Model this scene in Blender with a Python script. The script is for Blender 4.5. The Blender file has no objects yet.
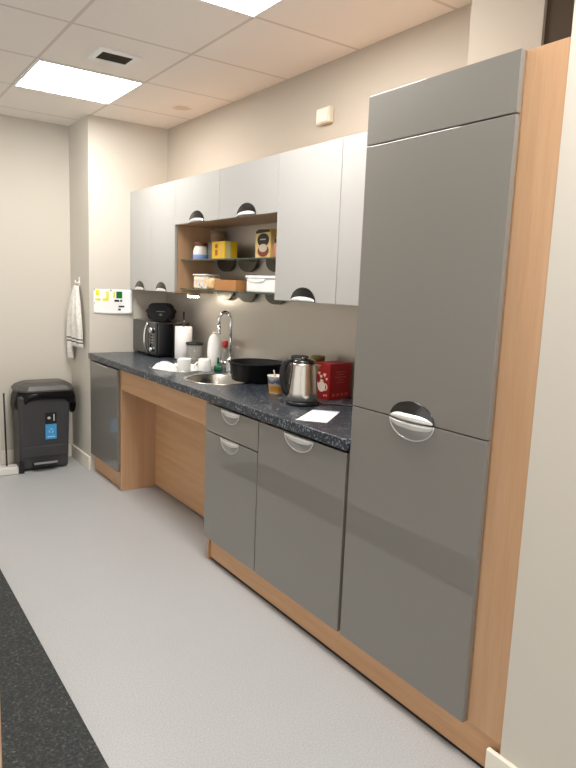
import bpy, bmesh, math, random
from mathutils import Vector, Matrix
random.seed(4)
S = bpy.context.scene
COL = S.collection
PI = math.pi

# ------------------------------------------------------------------ helpers
def lin(c):
    c = c / 255.0
    return c / 12.92 if c <= 0.04045 else ((c + 0.055) / 1.055) ** 2.4
def rgb(r, g, b): return (lin(r), lin(g), lin(b), 1.0)

def mat(name, col, rough=0.5, metal=0.0, coat=0.0, coat_rough=0.05, emit=None, estr=0.0, trans=0.0, ior=1.45, spec=0.5, alpha=1.0):
    m = bpy.data.materials.new(name); m.use_nodes = True
    b = m.node_tree.nodes['Principled BSDF']
    b.inputs['Base Color'].default_value = col
    b.inputs['Roughness'].default_value = rough
    b.inputs['Metallic'].default_value = metal
    b.inputs['Coat Weight'].default_value = coat
    b.inputs['Coat Roughness'].default_value = coat_rough
    b.inputs['Transmission Weight'].default_value = trans
    b.inputs['IOR'].default_value = ior
    b.inputs['Specular IOR Level'].default_value = spec
    b.inputs['Alpha'].default_value = alpha
    if emit:
        b.inputs['Emission Color'].default_value = emit
        b.inputs['Emission Strength'].default_value = estr
    return m

class NT:
    def __init__(s, m): s.t = m.node_tree; s.b = s.t.nodes['Principled BSDF']
    def n(s, typ, **kw):
        o = s.t.nodes.new(typ)
        for k, v in kw.items():
            if k.startswith('i_'): o.inputs[int(k[2:])].default_value = v
            else: setattr(o, k, v)
        return o
    def l(s, a, b): s.t.links.new(a, b)
    def obj(s): return s.n('ShaderNodeTexCoord').outputs['Object']
    def ramp(s, fac, stops, interp='LINEAR'):
        r = s.n('ShaderNodeValToRGB'); r.color_ramp.interpolation = interp
        e = r.color_ramp.elements
        while len(e) < len(stops): e.new(0.5)
        for el, (p, c) in zip(e, stops): el.position = p; el.color = c
        s.l(fac, r.inputs[0]); return r.outputs[0]
    def math(s, op, a, b=None):
        o = s.n('ShaderNodeMath', operation=op)
        for i, v in enumerate((a, b)):
            if v is None: continue
            if isinstance(v, (int, float)): o.inputs[i].default_value = v
            else: s.l(v, o.inputs[i])
        return o.outputs[0]
    def mix(s, f, a, b):
        o = s.n('ShaderNodeMix', data_type='RGBA')
        for i, v in ((0, f), (6, a), (7, b)):
            if isinstance(v, (int, float, tuple)): o.inputs[i].default_value = v
            else: s.l(v, o.inputs[i])
        return o.outputs[2]

def noise(n, vec, scale, detail=3, rough=0.5):
    o = n.n('ShaderNodeTexNoise'); o.inputs['Scale'].default_value = scale
    o.inputs['Detail'].default_value = detail; o.inputs['Roughness'].default_value = rough
    n.l(vec, o.inputs['Vector']); return o.outputs['Fac']

def bump(n, h, strength, dist=0.002):
    o = n.n('ShaderNodeBump'); o.inputs['Strength'].default_value = strength; o.inputs['Distance'].default_value = dist
    n.l(h, o.inputs['Height']); n.l(o.outputs[0], n.b.inputs['Normal'])

def m_paint(name, c):
    m = mat(name, c, 0.75, spec=0.3); n = NT(m); v = n.obj()
    f = noise(n, v, 1.2, 2)
    n.l(n.mix(n.math('MULTIPLY', f, 0.25), c, tuple(x * 0.9 for x in c[:3]) + (1,)), n.b.inputs['Base Color'])
    bump(n, noise(n, v, 220, 2), 0.08, 0.001); return m

def m_wood(name, a, b, axis='z', spec=0.4, rough=0.42):
    m = mat(name, a, rough, spec=spec); n = NT(m); v = n.obj()
    mp = n.n('ShaderNodeMapping'); n.l(v, mp.inputs['Vector'])
    sc = {'z': (14, 14, 0.9), 'y': (14, 0.9, 14)}[axis]; mp.inputs['Scale'].default_value = sc
    f1 = noise(n, mp.outputs[0], 1.6, 4, 0.6)
    mp2 = n.n('ShaderNodeMapping'); n.l(v, mp2.inputs['Vector'])
    mp2.inputs['Scale'].default_value = {'z': (160, 160, 6), 'y': (160, 6, 160)}[axis]
    f2 = noise(n, mp2.outputs[0], 1.5, 2)
    f = n.math('ADD', n.math('MULTIPLY', f1, 0.75), n.math('MULTIPLY', f2, 0.25))
    n.l(n.ramp(f, [(0.32, b), (0.68, a)]), n.b.inputs['Base Color']); return m

WALL = m_paint('wall_paint', rgb(207, 201, 190))
WALLK = m_paint('wall_paint_kitchen', rgb(192, 183, 170))
SKIRT = mat('skirting_gloss', rgb(232, 226, 212), 0.35)
BEECH = m_wood('beech_vertical', rgb(198, 161, 126), rgb(184, 144, 108))
BEECHH = m_wood('beech_horizontal', rgb(205, 163, 124), rgb(188, 144, 104), 'y')
def m_lacquer(name, c, rough, coatr, metal=0.45):
    m = mat(name, c, rough, metal=metal, coat=1.0, coat_rough=coatr, spec=0.2); n = NT(m); v = n.obj()
    f = noise(n, v, 900, 1)
    n.l(n.mix(f, tuple(x * 0.92 for x in c[:3]) + (1,), tuple(x * 1.08 for x in c[:3]) + (1,)), n.b.inputs['Base Color'])
    return m
GRAPH = m_lacquer('graphite_gloss_lacquer', rgb(126, 123, 117), 0.5, 0.02, 0.12)
SILV = m_lacquer('silver_lacquer', rgb(174, 173, 171), 0.55, 0.02, 0.05)
CHROME = mat('chrome', rgb(225, 225, 225), 0.12, metal=1)
CHROMED = mat('chrome_dark', rgb(80, 80, 80), 0.16, metal=1)
GRIP = mat('handle_grip', rgb(232, 231, 228), 0.32, metal=0.75)
SATIN = mat('handle_satin', rgb(178, 176, 172), 0.3, metal=0.9)
STEEL = mat('steel_splashback', rgb(200, 195, 186), 0.36, metal=0.7)
SINKM = mat('sink_steel', rgb(190, 186, 178), 0.25, metal=1)
BRUSH = mat('brushed_steel', rgb(200, 195, 186), 0.24, metal=1)
BLACK = mat('black_plastic', rgb(26, 26, 28), 0.35)
BLACKG = mat('black_gloss', rgb(14, 14, 16), 0.12, coat=0.6)
BLACKM = mat('black_matte', rgb(22, 22, 24), 0.7)
BAG = mat('bin_bag', rgb(20, 20, 22), 0.28)
BINM = mat('bin_plastic', rgb(58, 58, 60), 0.42)
BINL = mat('bin_lid_plastic', rgb(78, 76, 74), 0.38)
WHITE = mat('white_ceramic', rgb(240, 240, 236), 0.2)
WHITEP = mat('white_plastic', rgb(238, 238, 236), 0.4)
PAPER = mat('paper', rgb(243, 243, 243), 0.8)
YEL = mat('yellow_print', rgb(236, 226, 20), 0.6)
GREEN = mat('green_print', rgb(12, 104, 44), 0.6)
DARKPR = mat('dark_print', rgb(22, 46, 40), 0.6)
BLUE = mat('blue_sticker', rgb(66, 150, 205), 0.45)
RED = mat('red_card', rgb(152, 16, 20), 0.45)
REDD = mat('red_card_print', rgb(140, 28, 28), 0.5)
PINK = mat('pink_print', rgb(236, 196, 170), 0.5)
CARD = mat('brown_card', rgb(176, 122, 72), 0.75)
GLASSSH = mat('shelf_glass', rgb(120, 140, 130), 0.05, trans=0.75, ior=1.5)
GLASSC = mat('clear_plastic', rgb(225, 222, 216), 0.12, trans=0.75, ior=1.3)
DARKG = mat('dark_glass', rgb(44, 46, 48), 0.14, coat=0.5)
DISPLAY = mat('display_print', rgb(150, 150, 150), 0.4)
LIGHTM = mat('light_diffuser', rgb(255, 255, 255), 0.5, emit=(1.0, 0.97, 0.92, 1), estr=15.5)
LEDM = mat('led_strip', rgb(255, 255, 255), 0.5, emit=(1.0, 0.86, 0.70, 1), estr=60.0)
RECESS_SHADE = m_paint('recess_shade_brown', rgb(78, 66, 52))  # shade of the void beside the boxing, put into the colour
DGREEN = mat('green_soap', rgb(10, 92, 62), 0.25)
OLIVE = mat('olive_lid', rgb(120, 106, 44), 0.45)
TOWEL = mat('towel_cotton', rgb(222, 216, 206), 0.95)
def _towel():
    n = NT(TOWEL); v = n.obj(); w = n.n('ShaderNodeSeparateXYZ'); n.l(v, w.inputs[0])
    z = w.outputs[2]
    s = None
    for c in (-0.40, -0.425):
        a = n.math('LESS_THAN', n.math('ABSOLUTE', n.math('SUBTRACT', z, c)), 0.005)
        s = a if s is None else n.math('MAXIMUM', s, a)
    f = noise(n, v, 260, 2); f2 = noise(n, v, 34, 3)
    base = n.ramp(n.math('ADD', n.math('MULTIPLY', f, .5), n.math('MULTIPLY', f2, .5)), [(.3, rgb(206, 202, 196)), (.6, rgb(244, 240, 233))])
    n.l(n.mix(s, base, rgb(70, 66, 64)), n.b.inputs['Base Color']); bump(n, f, .5, .003)
_towel()

# floor: pale grey speckled vinyl
FLOOR = mat('vinyl_floor', rgb(190, 190, 188), 0.36, spec=0.45)
def _floor():
    n = NT(FLOOR); v = n.obj()
    sp = noise(n, v, 210, 2, .6); big = noise(n, v, 2.2, 3)
    a = n.ramp(sp, [(.30, rgb(158, 159, 161)), (.48, rgb(175, 176, 177)), (.66, rgb(189, 190, 190))])
    n.l(n.mix(n.math('MULTIPLY', big, .35), a, rgb(163, 164, 166)), n.b.inputs['Base Color'])
    n.l(n.ramp(big, [(.3, (.3, .3, .3, 1)), (.7, (.45, .45, .45, 1))]), n.b.inputs['Roughness'])
_floor()
MATM = mat('mat_pile', rgb(60, 62, 62), 0.95, spec=.1)
def _matm():
    n = NT(MATM); v = n.obj(); sp = noise(n, v, 95, 3, .75)
    n.l(n.ramp(sp, [(.35, rgb(56, 58, 58)), (.56, rgb(68, 70, 70)), (.66, rgb(92, 94, 90)), (.80, rgb(160, 158, 146))]), n.b.inputs['Base Color'])
    bump(n, sp, .8, .006)
_matm()
WORK = mat('dark_laminate', rgb(44, 50, 58), 0.28, spec=.5)
def _work():
    n = NT(WORK); v = n.obj(); sp = noise(n, v, 85, 2, .6); s2 = noise(n, v, 300, 2, .6)
    a = n.ramp(sp, [(.4, rgb(28, 34, 42)), (.55, rgb(46, 54, 64)), (.60, rgb(84, 92, 102)), (.68, rgb(170, 176, 178))])
    n.l(n.mix(n.math('MULTIPLY', s2, .35), a, rgb(40, 46, 54)), n.b.inputs['Base Color'])
_work()
# ceiling: lay-in tiles, 0.6 m grid, one water stain
GX, GY, GP = 0.0172, 1.9862, 0.5987
CEIL = mat('ceiling_tiles', rgb(222, 212, 202), 0.9, spec=.2)
def _ceil():
    n = NT(CEIL); v = n.obj(); w = n.n('ShaderNodeSeparateXYZ'); n.l(v, w.inputs[0])
    def line(ax, off):
        a = n.math('DIVIDE', n.math('SUBTRACT', ax, off - 50 * GP), GP)
        fr = n.math('ABSOLUTE', n.math('SUBTRACT', n.math('FRACT', n.math('ADD', a, .5)), .5))
        return n.math('LESS_THAN', fr, .0085 / GP)
    ln = n.math('MAXIMUM', line(w.outputs[0], GX), line(w.outputs[1], GY))
    base = n.mix(n.math('MULTIPLY', noise(n, v, 90, 3), .3), rgb(244, 238, 231), rgb(232, 224, 215))
    # stain
    d = n.n('ShaderNodeVectorMath', operation='DISTANCE'); n.l(v, d.inputs[0]); d.inputs[1].default_value = (.42, 2.95, 2.578)
    dd = n.math('ADD', d.outputs['Value'], n.math('MULTIPLY', n.math('SUBTRACT', noise(n, v, 30, 2), .5), .05))
    st = n.ramp(dd, [(.045, (.55, .55, .55, 1)), (.075, (0, 0, 0, 1))])
    base = n.mix(st, base, rgb(196, 172, 148))
    n.l(n.mix(ln, base, rgb(218, 208, 198)), n.b.inputs['Base Color'])
_ceil()

# ------------------------------------------------------------------ mesh helpers
def box(bm, x0, x1, y0, y1, z0, z1, bev=0.0, seg=2, mi=0):
    n0 = len(bm.faces)
    vs = [bm.verts.new((x, y, z)) for x in (x0, x1) for y in (y0, y1) for z in (z0, z1)]
    idx = [(0, 1, 3, 2), (4, 6, 7, 5), (0, 4, 5, 1), (2, 3, 7, 6), (0, 2, 6, 4), (1, 5, 7, 3)]
    fs = [bm.faces.new([vs[i] for i in f]) for f in idx]
    for f in fs: f.material_index = mi
    if bev > 0:
        ed = list({e for f in fs for e in f.edges})
        r = bmesh.ops.bevel(bm, geom=ed, offset=bev, segments=seg, affect='EDGES', profile=0.5)
        for f in r['faces']:
            f.material_index = mi; f.smooth = f.calc_area() < .25 * max(g.calc_area() for g in r['faces']) or len(f.verts) == 3
    return bm
def lathe(bm, prof, c=(0, 0, 0), seg=32, sx=1.0, sy=1.0, mi=0, power=None):
    rings = []
    for r, z in prof:
        if r < 1e-6: rings.append([bm.verts.new((c[0], c[1], c[2] + z))])
        else:
            ring = []
            for k in range(seg):
                a = 2 * PI * k / seg; ca, sa = math.cos(a), math.sin(a)
                if power:
                    ca = math.copysign(abs(ca) ** power, ca); sa = math.copysign(abs(sa) ** power, sa)
                ring.append(bm.verts.new((c[0] + r * sx * ca, c[1] + r * sy * sa, c[2] + z)))
            rings.append(ring)
    for a, b in zip(rings, rings[1:]):
        for k in range(seg):
            k2 = (k + 1) % seg
            if len(a) == 1 and len(b) == 1: continue
            if len(a) == 1: f = bm.faces.new((a[0], b[k], b[k2]))
            elif len(b) == 1: f = bm.faces.new((a[k], a[k2], b[0]))
            else: f = bm.faces.new((a[k], a[k2], b[k2], b[k]))
            f.material_index = mi; f.smooth = True
    return bm
def tube(bm, pts, r, seg=10, mi=0, cap=True):
    pts = [Vector(p) for p in pts]; rr = r if isinstance(r, (list, tuple)) else [r] * len(pts)
    rings = []; up = Vector((0.13, 0.21, 0.97))
    for i, p in enumerate(pts):
        t = (pts[min(i + 1, len(pts) - 1)] - pts[max(i - 1, 0)]).normalized()
        a = t.cross(up)
        if a.length < 1e-3: a = t.cross(Vector((1, 0, 0)))
        a.normalize(); b = a.cross(t).normalized()
        rings.append([bm.verts.new(p + (a * math.cos(2 * PI * k / seg) + b * math.sin(2 * PI * k / seg)) * rr[i]) for k in range(seg)])
    for A, B in zip(rings, rings[1:]):
        for k in range(seg):
            f = bm.faces.new((A[k], A[(k + 1) % seg], B[(k + 1) % seg], B[k])); f.smooth = True; f.material_index = mi
    if cap:
        for R in (rings[0][::-1], rings[-1]):
            f = bm.faces.new(R); f.material_index = mi
    return bm
def prism(bm, poly, d0, d1, plane='yz', mi=0, smooth=False):
    """poly in 2D, extruded along the remaining axis"""
    def P(u, v, d): return {'yz': (d, u, v), 'xz': (u, d, v), 'xy': (u, v, d)}[plane]
    A = [bm.verts.new(P(u, v, d0)) for u, v in poly]; B = [bm.verts.new(P(u, v, d1)) for u, v in poly]
    n = len(poly)
    for k in range(n):
        f = bm.faces.new((A[k], A[(k + 1) % n], B[(k + 1) % n], B[k])); f.material_index = mi; f.smooth = smooth
    for R in (A[::-1], B):
        f = bm.faces.new(R); f.material_index = mi
    return bm
def bez(p0, p1, p2, p3, n=12):
    out = []
    for i in range(n + 1):
        t = i / n
        out.append(tuple((1 - t) ** 3 * a + 3 * t * (1 - t) ** 2 * b + 3 * t * t * (1 - t) * c + t ** 3 * d for a, b, c, d in zip(p0, p1, p2, p3)))
    return out
def grid_solid(bm, rows, off):
    """closed thin sheet from a grid of points, thickness given by the offset vector"""
    A = [[bm.verts.new(p) for p in row] for row in rows]
    B = [[bm.verts.new(Vector(p) + Vector(off)) for p in row] for row in rows]
    nj, ni = len(A) - 1, len(A[0]) - 1
    for j in range(nj):
        for i in range(ni):
            for G in (A, B): bm.faces.new((G[j][i], G[j][i + 1], G[j + 1][i + 1], G[j + 1][i])).smooth = True
    for i in range(ni):
        for j in (0, nj): bm.faces.new((A[j][i], A[j][i + 1], B[j][i + 1], B[j][i]))
    for j in range(nj):
        for i in (0, ni): bm.faces.new((A[j][i], A[j + 1][i], B[j + 1][i], B[j][i]))
    return bm
def BM(): return bmesh.new()

def obj(name, bm, mats, parent=None, smooth_angle=None):
    """bm in world coordinates (or in the parent's local frame when parent has a rotation)"""
    bmesh.ops.recalc_face_normals(bm, faces=bm.faces)
    me = bpy.data.meshes.new(name); bm.to_mesh(me); bm.free()
    for m in (mats if isinstance(mats, (list, tuple)) else [mats]): me.materials.append(m)
    o = bpy.data.objects.new(name, me); COL.objects.link(o)
    if parent is not None: o.parent = parent
    if smooth_angle:
        keep = [p.use_smooth for p in me.polygons]
        me.set_sharp_from_angle(angle=math.radians(smooth_angle))
        me.polygons.foreach_set('use_smooth', keep)
    return o
def tag(o, label, cat, group=None):
    o['label'] = label; o['category'] = cat
    if group: o['group'] = group
    return o
def thing(name, label, cat, loc=(0, 0, 0), rotz=0, group=None):
    o = bpy.data.objects.new(name, None); COL.objects.link(o)
    o.empty_display_size = 0.05
    o.location = loc; o.rotation_euler = (0, 0, rotz)
    return tag(o, label, cat, group)
def part(name, bm, m, par, sm=None, label=None):
    """geometry given in WORLD coordinates, parent unrotated empty or mesh at identity below it"""
    root = par
    off = Vector((0, 0, 0))
    while root is not None: off += Vector(root.location); root = root.parent
    bmesh.ops.translate(bm, verts=bm.verts, vec=-off)
    o = obj(name, bm, m, par, sm)
    if label: o['label'] = label
    return o
def solid(name, label, cat, bm, m, loc, sm=None, group=None):
    """single-mesh thing, origin at loc, bm in world coordinates"""
    bmesh.ops.translate(bm, verts=bm.verts, vec=-Vector(loc))
    o = obj(name, bm, m, None, sm); o.location = loc
    return tag(o, label, cat, group)
def struct(name, bm, m, parent=None):
    o = obj(name, bm, m, parent); o['kind'] = 'structure'; return o
def dup(root, loc, label=None, group=None, rotz=None):
    r = root.copy(); COL.objects.link(r); r.location = loc
    if rotz is not None: r.rotation_euler = (0, 0, rotz)
    if label: r['label'] = label
    if group: r['group'] = group
    for ch in list(root.children):
        c = ch.copy(); COL.objects.link(c); c.parent = r
        for g in list(ch.children):
            d = g.copy(); COL.objects.link(d); d.parent = c
    return r

# ------------------------------------------------------------------ room
XB, H = 0.6034, 2.578
XL, YN, YF, YP = -5.4, -3.2, 4.029, 3.5717
struct('floor', box(BM(), XL - .1, 0.9, YN - .1, YF + .1, -0.1, 0.0), FLOOR)
struct('ceiling', box(BM(), XL - .1, 0.9, YN - .1, YF + .1, H, H + .08), CEIL)
struct('wall_back', box(BM(), XB, XB + .1, -0.125, YP, 0, H), WALLK)
struct('wall_pier', box(BM(), -0.0016, XB + .1, YP, YF, 0, H), WALL)
struct('wall_far', box(BM(), XL, XB + .1, YF, YF + .1, 0, H), WALL)
struct('wall_right', box(BM(), 0.02, 0.7, YN, -0.1255, 0, H), WALL)
struct('wall_boxing', box(BM(), 0.30, XB, 0.160, 0.446, 2.0905, H), WALLK)
struct('wall_recess_shade', box(BM(), 0.312, 0.33, -0.125, 0.159, 2.0905, H), RECESS_SHADE)  # added dark panel, its brown stands in for the unlit void
def skirt(name, x0, x1, y0, y1):
    struct(name, box(BM(), x0, x1, y0, y1, 0, 0.105, 0.004), SKIRT)
skirt('baseboard_right', 0.003, 0.02, YN + .02, -0.088)
skirt('baseboard_pier', -0.0166, -0.0016, 3.566, YF - .016)
skirt('baseboard_far', XL, -0.0016, YF - .016, YF)
# door lining close to the camera at the left
bm = BM(); box(bm, -1.392, -1.2815, 0.20, 0.30, 0, 2.06, .003); box(bm, -1.2815, -1.2790, 0.20, 0.262, 0, 2.06, mi=1)
struct('trim_1', bm, [SKIRT, BEECH])

# ceiling lights on the 0.6 m grid
def lightpanel(x0, y0, label):
    g = 'square recessed ceiling lights'
    t = thing('ceiling_light', label, 'ceiling light', (x0 + GP / 2, y0 + GP / 2, H - .004), 0, g)
    e = .017; bm = BM()
    for a in ((x0 + .004, x0 + e, y0 + .004, y0 + GP - .004), (x0 + GP - e, x0 + GP - .004, y0 + .004, y0 + GP - .004),
              (x0 + e, x0 + GP - e, y0 + .004, y0 + e), (x0 + e, x0 + GP - e, y0 + GP - e, y0 + GP - .004)):
        box(bm, *a, H - .008, H - .0005)
    part('frame', bm, WHITEP, t)
    part('diffuser', box(BM(), x0 + e, x0 + GP - e, y0 + e, y0 + GP - e, H - .005, H - .001), LIGHTM, t)
    return t
LX = GX - GP
lightpanel(LX, GY + GP, 'bright square ceiling light panel beside the dark air vent')
lightpanel(LX, GY - 2 * GP, 'bright square ceiling light panel cut by the top edge of the photo')
lightpanel(LX, GY - 5 * GP, 'unseen square ceiling light panel behind the camera, added to fill the room')  # unseen, keeps the row's spacing, added as room fill light
# vent
t = thing('ceiling_vent', 'small rectangular ceiling air vent with dark grille beside the light', 'vent', (-.27, 2.28, H - .004))
bm = BM(); vx0, vx1, vy0, vy1 = -.385, -.165, 2.19, 2.385
for a in ((vx0, vx1, vy0, vy0 + .035), (vx0, vx1, vy1 - .035, vy1), (vx0, vx0 + .03, vy0 + .035, vy1 - .035), (vx1 - .03, vx1, vy0 + .035, vy1 - .035)):
    box(bm, *a, H - .010, H - .0005)
part('frame', bm, WHITEP, t)
bm = BM(); box(bm, vx0 + .03, vx1 - .03, vy0 + .035, vy1 - .035, H - .003, H - .001)
for k in range(7):
    y = vy0 + .042 + k * .0175; box(bm, vx0 + .03, vx1 - .03, y, y + .006, H - .009, H - .003)
part('grille', bm, mat('vent_dark', rgb(62, 54, 42), .7), t)
# sensor box on the wall
t = thing('wall_sensor', 'small square white plastic box high on the wall above the cupboards', 'sensor', (XB - .001, 1.63, 2.30))
part('casing', box(BM(), XB - .032, XB - .001, 1.553, 1.663, 2.275, 2.352, .005), mat('cream_plastic', rgb(226, 218, 200), .4), t)
part('cover', box(BM(), XB - .037, XB - .032, 1.561, 1.655, 2.283, 2.344, .002), mat('cream_plastic_cover', rgb(232, 225, 208), .4), t)

# ------------------------------------------------------------------ handles
def handle(par, x, yc, z, up, w=.098, h=.066):
    """half-ellipse cup handle on the plane x, straight side at z, dome up (1) or down (-1)"""
    bm = BM(); N = 20; M = 6
    # convex dish
    rows = []
    for j in range(M + 1):
        s = j / M
        row = []
        for i in range(N + 1):
            a = PI * i / N
            row.append(bm.verts.new((x - .0015 - .010 * math.cos(s * PI / 2), yc + w * .985 * s * math.cos(a), z + up * h * .985 * s * math.sin(a))))
        rows.append(row)
    for A, B in zip(rows, rows[1:]):
        for i in range(N):
            try:
                f = bm.faces.new((A[i], A[i + 1], B[i + 1], B[i])); f.smooth = True
            except ValueError: pass
    # rim
    pts = [(x - .002, yc + w * math.cos(PI * i / N), z + up * h * math.sin(PI * i / N)) for i in range(N + 1)]
    tube(bm, pts, .0016 if up > 0 else .0021, 6, mi=0 if up > 0 else 1)
    # bright lens-shaped grip along the straight side
    top = []; K = 16
    prev = None
    for i in range(K + 1):
        u = -1 + 2 * i / K; y = yc + w * .97 * u
        hh = h * ((.34 if up > 0 else .40) - .10 * u * u) * math.sqrt(max(0, 1 - (.98 * u) ** 4)) + .001
        bulge = .017 * (1 - u * u) + .004
        ring = []
        for k in range(6):
            b = PI / 2 * k / 5
            ring.append(bm.verts.new((x - .003 - bulge * math.cos(b), y, z + up * (.0012 + hh * math.sin(b)))))
        ring.append(bm.verts.new((x - .001, y, z + up * .0012)))
        if prev:
            for k in range(7):
                f = bm.faces.new((prev[k], prev[(k + 1) % 7], ring[(k + 1) % 7], ring[k])); f.material_index = 1; f.smooth = k < 5
        prev = ring
    bmesh.ops.remove_doubles(bm, verts=bm.verts, dist=1e-5)
    return part('handle', bm, [CHROMED if up > 0 else SATIN, GRIP], par, None, 'chrome half-moon cup handle')

T = .019
def front(name, par, x, y0, y1, z0, z1, m):
    return part(name, box(BM(), x, x + T, y0, y1, z0, z1, .0018, 2), m, par, 40)

# ------------------------------------------------------------------ tall cabinet
t = thing('tall_cabinet', 'tall graphite gloss cabinet with two long doors, nearest the camera', 'cabinet', (0.3, 0.3, 0.1305))
bm = BM(); XC = .0215
box(bm, XC, .600, .002, .020, .1305, 2.0875); box(bm, XC, .600, .580, .598, .1305, 2.0875)
box(bm, XC, .600, .020, .580, .1305, .1485); box(bm, XC, .600, .020, .580, 2.0695, 2.0875); box(bm, .590, .600, .020, .580, .1485, 2.0695)
box(bm, XC, .580, .020, .580, 1.017, 1.035)
part('carcass', bm, [BEECH], t)
front('top_panel', t, 0, .002, .598, 1.929, 2.0897, GRAPH)
d = front('door', t, 0, .002, .598, 1.0290, 1.9255, GRAPH); handle(d, 0, .302, 1.0295, 1, .098, .061)
d = front('door', t, 0, .002, .598, .1325, 1.0255, GRAPH); handle(d, 0, .302, 1.025, -1, .098, .061)
solid('filler_panel', 'tall beech wood filler panel between the tall cabinet and the right wall', 'panel',
      box(BM(), .021, .039, -.1245, .0005, .1315, 2.0885, .001), BEECH, (.03, -.06, .1315))
t = thing('plinth', 'long beech kickboard running below the graphite cabinets to the right wall', 'kickboard', (.045, .8, 0))
part('board', box(BM(), .035, .053, -.1245, 1.7085, .012, .130, .001), BEECHH, t)
part('gap_shadow_strip', box(BM(), .037, .051, -.1245, 1.7085, .0005, .012), BLACKM, t)  # black strip stands in for the shadow in the gap below the board

# ------------------------------------------------------------------ base cabinets
def carcass(y0, y1, z0, z1, x0=XC, x1=.598):
    bm = BM()
    box(bm, x0, x1, y0, y0 + .016, z0, z1); box(bm, x0, x1, y1 - .016, y1, z0, z1)
    box(bm, x0, x1, y0 + .016, y1 - .016, z0, z0 + .016); box(bm, x1 - .008, x1, y0 + .016, y1 - .016, z0 + .016, z1)
    return bm
t = thing('base_cabinet', 'wide graphite gloss base cabinet with one door beside the tall cabinet', 'cabinet', (.3, .91, .1305))
part('carcass', carcass(.602, 1.224, .1315, .855), BEECH, t)
d = front('door', t, 0, .617, 1.2215, .1315, .8425, GRAPH); handle(d, 0, .918, .8415, -1, .1, .062)
t = thing('drawer_cabinet', 'narrow graphite base cabinet with a drawer over a door, beside the knee space', 'cabinet', (.3, 1.47, .1305))
bm = carcass(1.2255, 1.7085, .1315, .855); part('carcass', bm, BEECH, t)
part('end_panel', box(BM(), .0125 + .009, .598, 1.7095, 1.7275, 0.0005, .855, .001), BEECH, t)
d = front('drawer_front', t, 0, 1.2275, 1.7265, .7035, .8425, GRAPH); handle(d, 0, 1.4775, .8415, -1, .085, .062)
d = front('door', t, 0, 1.2275, 1.7265, .1315, .6975, GRAPH); handle(d, 0, 1.4775, .6970, -1, .085, .062)
# knee space
solid('apron_panel', 'horizontal beech fascia under the worktop over the open knee space', 'panel',
      box(BM(), .021, .039, 1.729, 2.985, .7114, .8555, .001), BEECHH, (.03, 2.35, .7114))
solid('knee_space_panel', 'large beech back panel standing recessed in the open knee space', 'panel',
      box(BM(), .270, .288, 1.7285, 2.9855, .012, .700, .001), BEECHH, (.28, 2.35, .012))
# far left cabinet
t = thing('base_cabinet', 'dark graphite gloss base cabinet at the far end below the microwave', 'cabinet', (.3, 3.28, .1305))
part('carcass', carcass(3.0055, 3.5705, .1335, .855), BEECH, t)
part('end_panel', box(BM(), .021, .598, 2.9865, 3.0045, .0005, .855, .001), BEECH, t)
d = front('door', t, 0, 3.004, 3.5695, .1335, .8425, GRAPH)
part('handle', tube(BM(), [(-.012, 3.16 + i * .02, .8395 - .004 * 0) for i in range(13)], .0045, 8), CHROME, d, None, 'slim chrome bar handle')
part('plinth', box(BM(), .035, .053, 3.0055, 3.5655, .004, .1325, .001), BEECHH, t)

# ------------------------------------------------------------------ worktop with sink holes
ZW = .8986
SK = (.272, 2.075, .213); DR = (.285, 2.603, .208)
bm = BM(); box(bm, -.014, .597, .6015, 3.5700, .8562, ZW, .004, 3)
wt = solid('worktop', 'long dark speckled laminate worktop with two round sink cut-outs', 'worktop', bm, WORK, (.3, 2.08, .8562))
cuts = []
for cx, cy, r in (SK, DR):
    b2 = BM(); lathe(b2, [(0, .8), (r - .012, .8), (r - .012, 1.0), (0, 1.0)], (cx, cy, 0), 48)
    c = obj('cutter', b2, WORK); cuts.append(c)
    md = wt.modifiers.new('hole', 'BOOLEAN'); md.operation = 'DIFFERENCE'; md.object = c; md.solver = 'EXACT'
dg = bpy.context.evaluated_depsgraph_get(); dg.update()
me = bpy.data.meshes.new_from_object(wt.evaluated_get(dg)); wt.modifiers.clear(); wt.data = me
for c in cuts: bpy.data.objects.remove(c, do_unlink=True)
for pl in me.polygons: pl.use_smooth = False
# sinks
t = thing('sink', 'round stainless steel sink bowl set in the worktop in front of the tap', 'sink', (SK[0], SK[1], ZW))
cx, cy, r = SK
part('bowl', lathe(BM(), [(r, .0008), (r, .003), (r - .006, .0045), (r - .018, .004), (r - .024, -.002), (r - .03, -.10), (r - .05, -.135), (r - .09, -.15), (.04, -.153), (.0, -.153),
     (0, -.155), (.04, -.155), (r - .088, -.152), (r - .048, -.137), (r - .027, -.10), (r - .020, .0008), (r, .0008)], (cx, cy, ZW), 48), SINKM, t)
part('drain', lathe(BM(), [(0, -.1515), (.03, -.1515), (.038, -.1495), (.034, -.148), (.012, -.150), (0, -.150)], (cx, cy, ZW), 24), CHROME, t)
t = thing('sink_drainer', 'round shallow steel drainer in the worktop holding white crockery', 'drainer', (DR[0], DR[1], ZW))
cx, cy, r = DR
part('bowl', lathe(BM(), [(r, .0008), (r, .003), (r - .006, .0045), (r - .016, .004), (r - .022, -.001), (r - .034, -.014), (r - .06, -.018), (0, -.018), (0, -.020), (r - .058, -.020), (r - .031, -.016), (r - .019, .0008), (r, .0008)], (cx, cy, ZW), 48), SINKM, t)
ZD = ZW - .0175
part('drain', lathe(BM(), [(0, -.0179), (.022, -.0179), (.026, -.0165), (.022, -.0155), (0, -.016)], (cx, cy - .13, ZW), 20), CHROME, t)
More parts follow.
